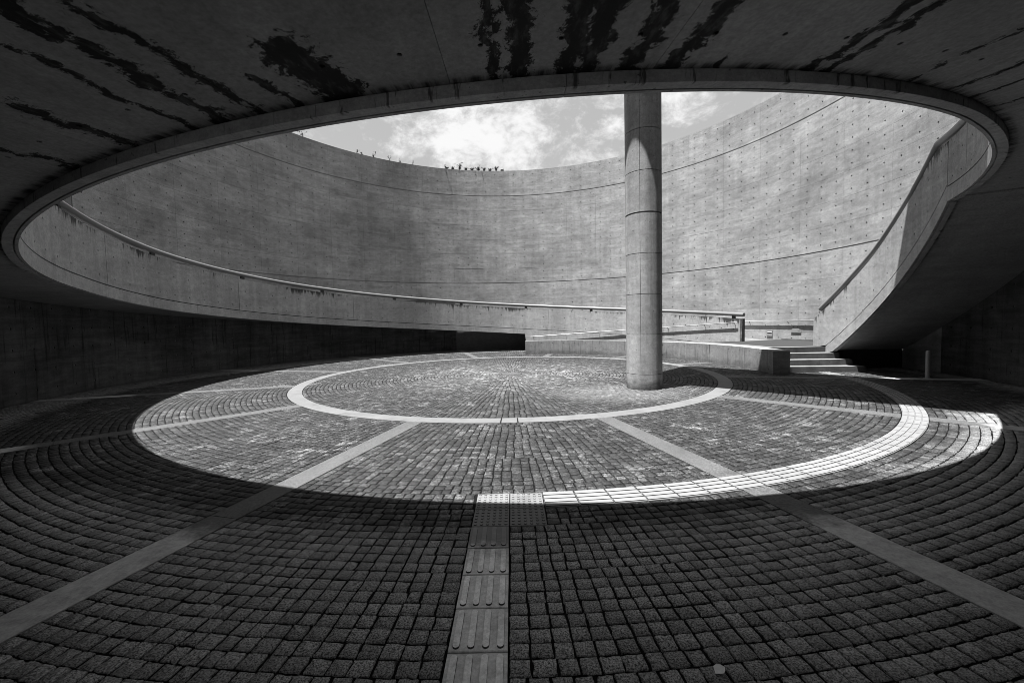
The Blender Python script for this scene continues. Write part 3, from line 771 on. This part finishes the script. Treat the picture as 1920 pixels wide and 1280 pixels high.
# walkway overhead: its shadow edges fixed from the shadow on the setts
Sx, Sy = 0.215, 0.12
sn, smm = (Sx + Sy) / sqrt(2), (Sx - Sy) / sqrt(2)
n0, n1, m0, m1 = 1.02 - sn * HS, 4.74 - sn * HS, 3.42 - smm * HS, 16.0
def nm(nn, mm, z): return ((nn + mm) / sqrt(2), (nn - mm) / sqrt(2), z)
walk = thing('overhead_walkway', 'straight concrete walkway slab carried high above on the round column', 'walkway', nm((n0 + n1) / 2, m0, HS))
def box_nm(mb, a, b, c, d_, z0, z1):
    P = [nm(a, c, z0), nm(b, c, z0), nm(b, d_, z0), nm(a, d_, z0), nm(a, c, z1), nm(b, c, z1), nm(b, d_, z1), nm(a, d_, z1)]
    mb.add(P, [(0, 1, 2, 3), (4, 7, 6, 5), (0, 4, 5, 1), (1, 5, 6, 2), (2, 6, 7, 3), (3, 7, 4, 0)])
loc = Vector(walk.location)
for nm_, args in (('slab', (n0, n1, m0, m1, HS, HS + .3)), ('kerb', (n0 + .003, n0 + .2, m0 + .003, m1, HS + .302, HS + .55)), ('kerb', (n1 - .2, n1 - .003, m0 + .003, m1, HS + .302, HS + .55))):
    mb = MB(); box_nm(mb, *args); o = mb.obj(nm_, M_beam, walk); fixn(o); o.location = -loc

# ================================================================= thin rails, light, sign, bollard
def thin_rail(label, pts, rad, arms, r_wall, parent_name='thin_handrail'):
    t = thing(parent_name, label, 'handrail', tuple(pts[0]))
    L = Vector(pts[0]); o = tube(t, 'rail', pts, rad, M_galv, 10); o.location = -L
    for a, z, r in arms:
        p0 = Vector(polar(a, r, z)); p1 = Vector(polar(a, r, z - .07)); p2 = Vector(polar(a, r_wall, z - .09))
        b = tube(t, 'bracket', [p0, p1, p2], .009, M_dark, 8); b.location = -L
    return t
def zr(a): return float(np.interp(a, [6.8, 69.9], [.77, 1.40]))
thin_rail('thin steel handrail rising along the foot of the parapet towards its end post', [polar(a, RH - .075, zr(a)) for a in lin(6.5, 69.6, 40)], .019,
          [(a, zr(a), RH - .075) for a in (7.5, 18.1, 28.7, 39.3, 49.9, 60.5, 68.8)], RH)
thin_rail('thin level steel handrail fixed to the big wall above the landing', [polar(a, RW - .065, 1.40) for a in lin(62.5, 100, 24)], .021,
          [(a, 1.40, RW - .065) for a in (64, 72.2, 80.4, 88.6)], RW)
def wallbox(mb, a, r, z, w, h, dp, mi=0):
    t = R_(a); ur = Vector((sin(t), cos(t), 0)); ut = Vector((cos(t), -sin(t), 0)); c = Vector((r * sin(t), r * cos(t), z)); P = []
    for q_ in (0, -dp):
        for su, sv in ((-1, -1), (1, -1), (1, 1), (-1, 1)): P.append(tuple(ut * su * w / 2 + ur * q_ + Vector((0, 0, sv * h / 2)) + c))
    mb.add(P, [(0, 3, 2, 1), (4, 5, 6, 7), (0, 1, 5, 4), (1, 2, 6, 5), (2, 3, 7, 6), (3, 0, 4, 7)], mi)
lt = thing('wall_light', 'small square recessed wall light with white louvre in the landing wall', 'wall light', polar(68.25, RW, .905))
LL = Vector(lt.location)
def lpart(nm_, mat, boxes, parent, base):
    mb = MB()
    for b in boxes: wallbox(mb, *b)
    o = mb.obj(nm_, mat, parent); fixn(o); o.location = -base; return o
w_ = .25
lpart('frame', M_sign, [(68.25 - .555, RW, .905, .028, .25, .03), (68.25 + .555, RW, .905, .028, .25, .03), (68.25, RW, 1.016, .19, .028, .03), (68.25, RW, .794, .19, .028, .03)], lt, LL)
lpart('back', M_dark, [(68.25, RW + .002, .905, .20, .20, .006)], lt, LL)
lpart('louvre', M_white, [(68.25, RW, .962, .19, .052, .024)], lt, LL); lpart('louvre', M_white, [(68.25, RW, .842, .19, .026, .024)], lt, LL)
sg = thing('sign_board', 'flat grey notice board fixed low on the landing wall under the rail', 'sign', polar(73.7, RW, 1.0))
LS = Vector(sg.location)
lpart('plate', M_sign, [(73.72, RW - .016, .995, .41, .115, .012)], sg, LS)
lpart('back_plate', M_sign, [(73.62, RW - .002, 1.125, .30, .17, .012)], sg, LS)
for da in (-.42, .42): lpart('screw', M_hole, [(73.62 + da, RW - .014, 1.165, .03, .03, .006)], sg, LS)
lpart('lettering', M_dark, [(73.72 + .45 + .1 * i, RW - .028, 1.02 - .02 * (i % 2), .012, .014, .002) for i in range(5)], sg, LS)
bo = thing('bollard', 'short round metal bollard alone in the dark under the right stair', 'bollard', (10.22, -2.62, 0))
mb = MB(); n = 20; rb_ = .045
rg = [(rb_, -.01), (rb_, .66), (rb_ - .004, .672), (rb_ - .02, .684), (0.001, .686)]
V = [(r * cos(2 * pi * i / n), r * sin(2 * pi * i / n), z_) for r, z_ in rg for i in range(n)]
mb.add(V, [(j * n + i, j * n + (i + 1) % n, (j + 1) * n + (i + 1) % n, (j + 1) * n + i) for j in range(4) for i in range(n)]); mb.obj('post', M_galv, bo, 40)
mb = MB(); V = [(r * cos(2 * pi * i / n), r * sin(2 * pi * i / n), z_) for r, z_ in ((.075, 0), (.075, .006), (.046, .009)) for i in range(n)]
mb.add(V, [(j * n + i, j * n + (i + 1) % n, (j + 1) * n + (i + 1) % n, (j + 1) * n + i) for j in range(2) for i in range(n)]); mb.obj('base_plate', M_galv, bo, 40)

# ================================================================= weeds on the rim, fallen leaf
def weed(seed, h, nst_, spread, leafy):
    r = random.Random(seed); mb = MB()
    for k in range(nst_):
        az = r.uniform(0, 2 * pi); L = h * r.uniform(.55, 1.0) if k else h; lean = r.uniform(.1, .9) * spread
        P = []
        for i in range(8):
            t = i / 7; P.append(Vector((cos(az) * lean * L * t ** 1.5 + r.uniform(-.008, .008), sin(az) * lean * L * t ** 1.5, L * (t - .28 * lean * t * t))))
        w = .0065
        for i in range(7):
            a_, b_ = P[i], P[i + 1]; s_ = Vector((1, 0, 0)) * w * (1 - i / 9); s2 = Vector((0, 1, 0)) * w * (1 - i / 9)
            mb.add([tuple(a_ - s_), tuple(a_ + s_), tuple(b_ + s_), tuple(b_ - s_), tuple(a_ - s2), tuple(a_ + s2), tuple(b_ + s2), tuple(b_ - s2)], [(0, 1, 2, 3), (4, 5, 6, 7)])
            if i and r.random() < leafy:
                for q_ in range(r.randint(1, 2)):
                    d_ = Vector((r.uniform(-1, 1), r.uniform(-1, 1), r.uniform(-.1, .8))).normalized(); l_ = r.uniform(.045, .095) * (1.1 - .4 * i / 7)
                    sd_ = d_.cross(Vector((0, .4, 1))).normalized() * l_ * .3; c_ = b_ + d_ * l_ * .5
                    mb.add([tuple(b_), tuple(c_ + sd_), tuple(b_ + d_ * l_), tuple(c_ - sd_)], [(0, 1, 2, 3)])
    return mb
XS = [554, 638, 734.5, 797.5, 842, 893, 956]; AS = [-56.25, -45.65, -32.4, -23.3, -16.6, -8.85, .86]
wl = [(571, .38, 2, .9, .7, 'bent weed sprig alone on the wall rim nearest the ramp edge'),
      (671, .30, 2, 1.0, .5, 'slanting bare weed stalk on the wall rim beside a shorter one'),
      (680, .16, 2, .7, .6, 'very short weed beside the slanting stalk on the wall rim'),
      (702, .34, 3, .6, .6, 'upright forked weed on the wall rim with a small side shoot'),
      (733, .28, 2, .9, .5, 'weed stalk leaning left on the wall rim below the bright cloud'),
      (752, .22, 1, .3, .4, 'single thin upright stalk on the wall rim'),
      (775, .26, 2, .8, .5, 'last curved sprig on the rim before the bushy weeds begin'),
      (838, .24, 5, 1.2, .8, 'low spreading weed at the left end of the bushy row on the rim'),
      (850, .20, 5, 1.0, .9, 'short dense weed between the spreading one and the tallest one'),
      (862, .52, 6, .8, .9, 'tallest bushy weed on the rim with a long sprig leaning right'),
      (874, .22, 5, 1.0, .9, 'short dense weed just right of the tallest bushy weed'),
      (886, .24, 6, .9, .9, 'compact leafy weed in the middle of the bushy row'),
      (897, .38, 6, 1.1, .9, 'bushy weed with a sprig arching left over the row'),
      (908, .26, 6, .8, .9, 'leafy weed right of the arching bushy weed'),
      (919, .22, 5, .9, .9, 'small leafy weed before the upright one near the row end'),
      (930, .34, 6, .6, .95, 'upright leafy weed near the right end of the bushy row'),
      (942, .14, 4, 1.2, .8, 'lowest creeping weed at the right end of the bushy row')]
for i, (x, h, ns_, spd, lf, lab) in enumerate(wl):
    o = weed(40 + i, h * (1.15 if x < 800 else .95), ns_ + (2 if x < 800 else 8), spd, lf).obj('weed', M_leaf); o.location = polar(float(np.interp(x, XS, AS)), 11.72, TOP - .005)
    tag(o, lab, 'plant', 'weeds growing along the wall rim')
mb = MB(); o_ = [(0.004, .030), (.018, .021), (.030, .006), (.022, -.012), (.010, -.024), (-.006, -.021), (-.024, -.016), (-.020, .003), (-.016, .022)]
mb.add([(x, y, .006 + .006 * sin(40 * x) + .2 * abs(y) * .3) for x, y in o_] + [(0, 0, .004)] + [(x, y, .0045 + .006 * sin(40 * x) + .2 * abs(y) * .3) for x, y in o_], [(i, (i + 1) % 9, 9) for i in range(9)] + [(i, 10 + i, 10 + (i + 1) % 9, (i + 1) % 9) for i in range(9)])
o = fixn(mb.obj('fallen_leaf', M_fall)); o.location = (.984, -10.674, .004); tag(o, 'small pale dry leaf lying on the dark setts in the foreground', 'leaf')

# ================================================================= passage behind the camera and ground above
for sgn in (-1, 1):
    mb = MB(); x0, x1 = sorted((sgn * 2.62, sgn * 2.42)); y0, y1 = -20.0, -11.36; zt = 3.4
    P = [(x, y, z_) for z_ in (-.02, zt) for x, y in ((x0, y0), (x1, y0), (x1, y1), (x0, y1))]
    mb.add(P, [(0, 3, 2, 1), (4, 5, 6, 7), (0, 1, 5, 4), (1, 2, 6, 5), (2, 3, 7, 6), (3, 0, 4, 7)])
    o = mb.obj('passage_wall', M_beam); tag(o, 'straight concrete wall of the entrance passage, %s side' % ('left' if sgn < 0 else 'right'), 'wall')
mb = MB(); P = [(x, y, z_) for z_ in (3.41, 3.75) for x, y in ((-2.62, -15.4), (2.62, -15.4), (2.62, -12.06), (-2.62, -12.06))]  # added unseen roof; its length shapes the fill light from behind
mb.add(P, [(0, 3, 2, 1), (4, 5, 6, 7), (0, 1, 5, 4), (1, 2, 6, 5), (2, 3, 7, 6), (3, 0, 4, 7)])
tag(mb.obj('added_passage_roof', M_beam), 'flat concrete roof slab added over the unseen passage to shape the fill light', 'roof')
mb = MB(); sweep(mb, lambda a: [(12.06, 9.8), (12.06, 10.15), (60, 10.3), (60, 9.8)], -165, 165, 5)
struct(fixn(mb.obj('terrain', M_grass)))
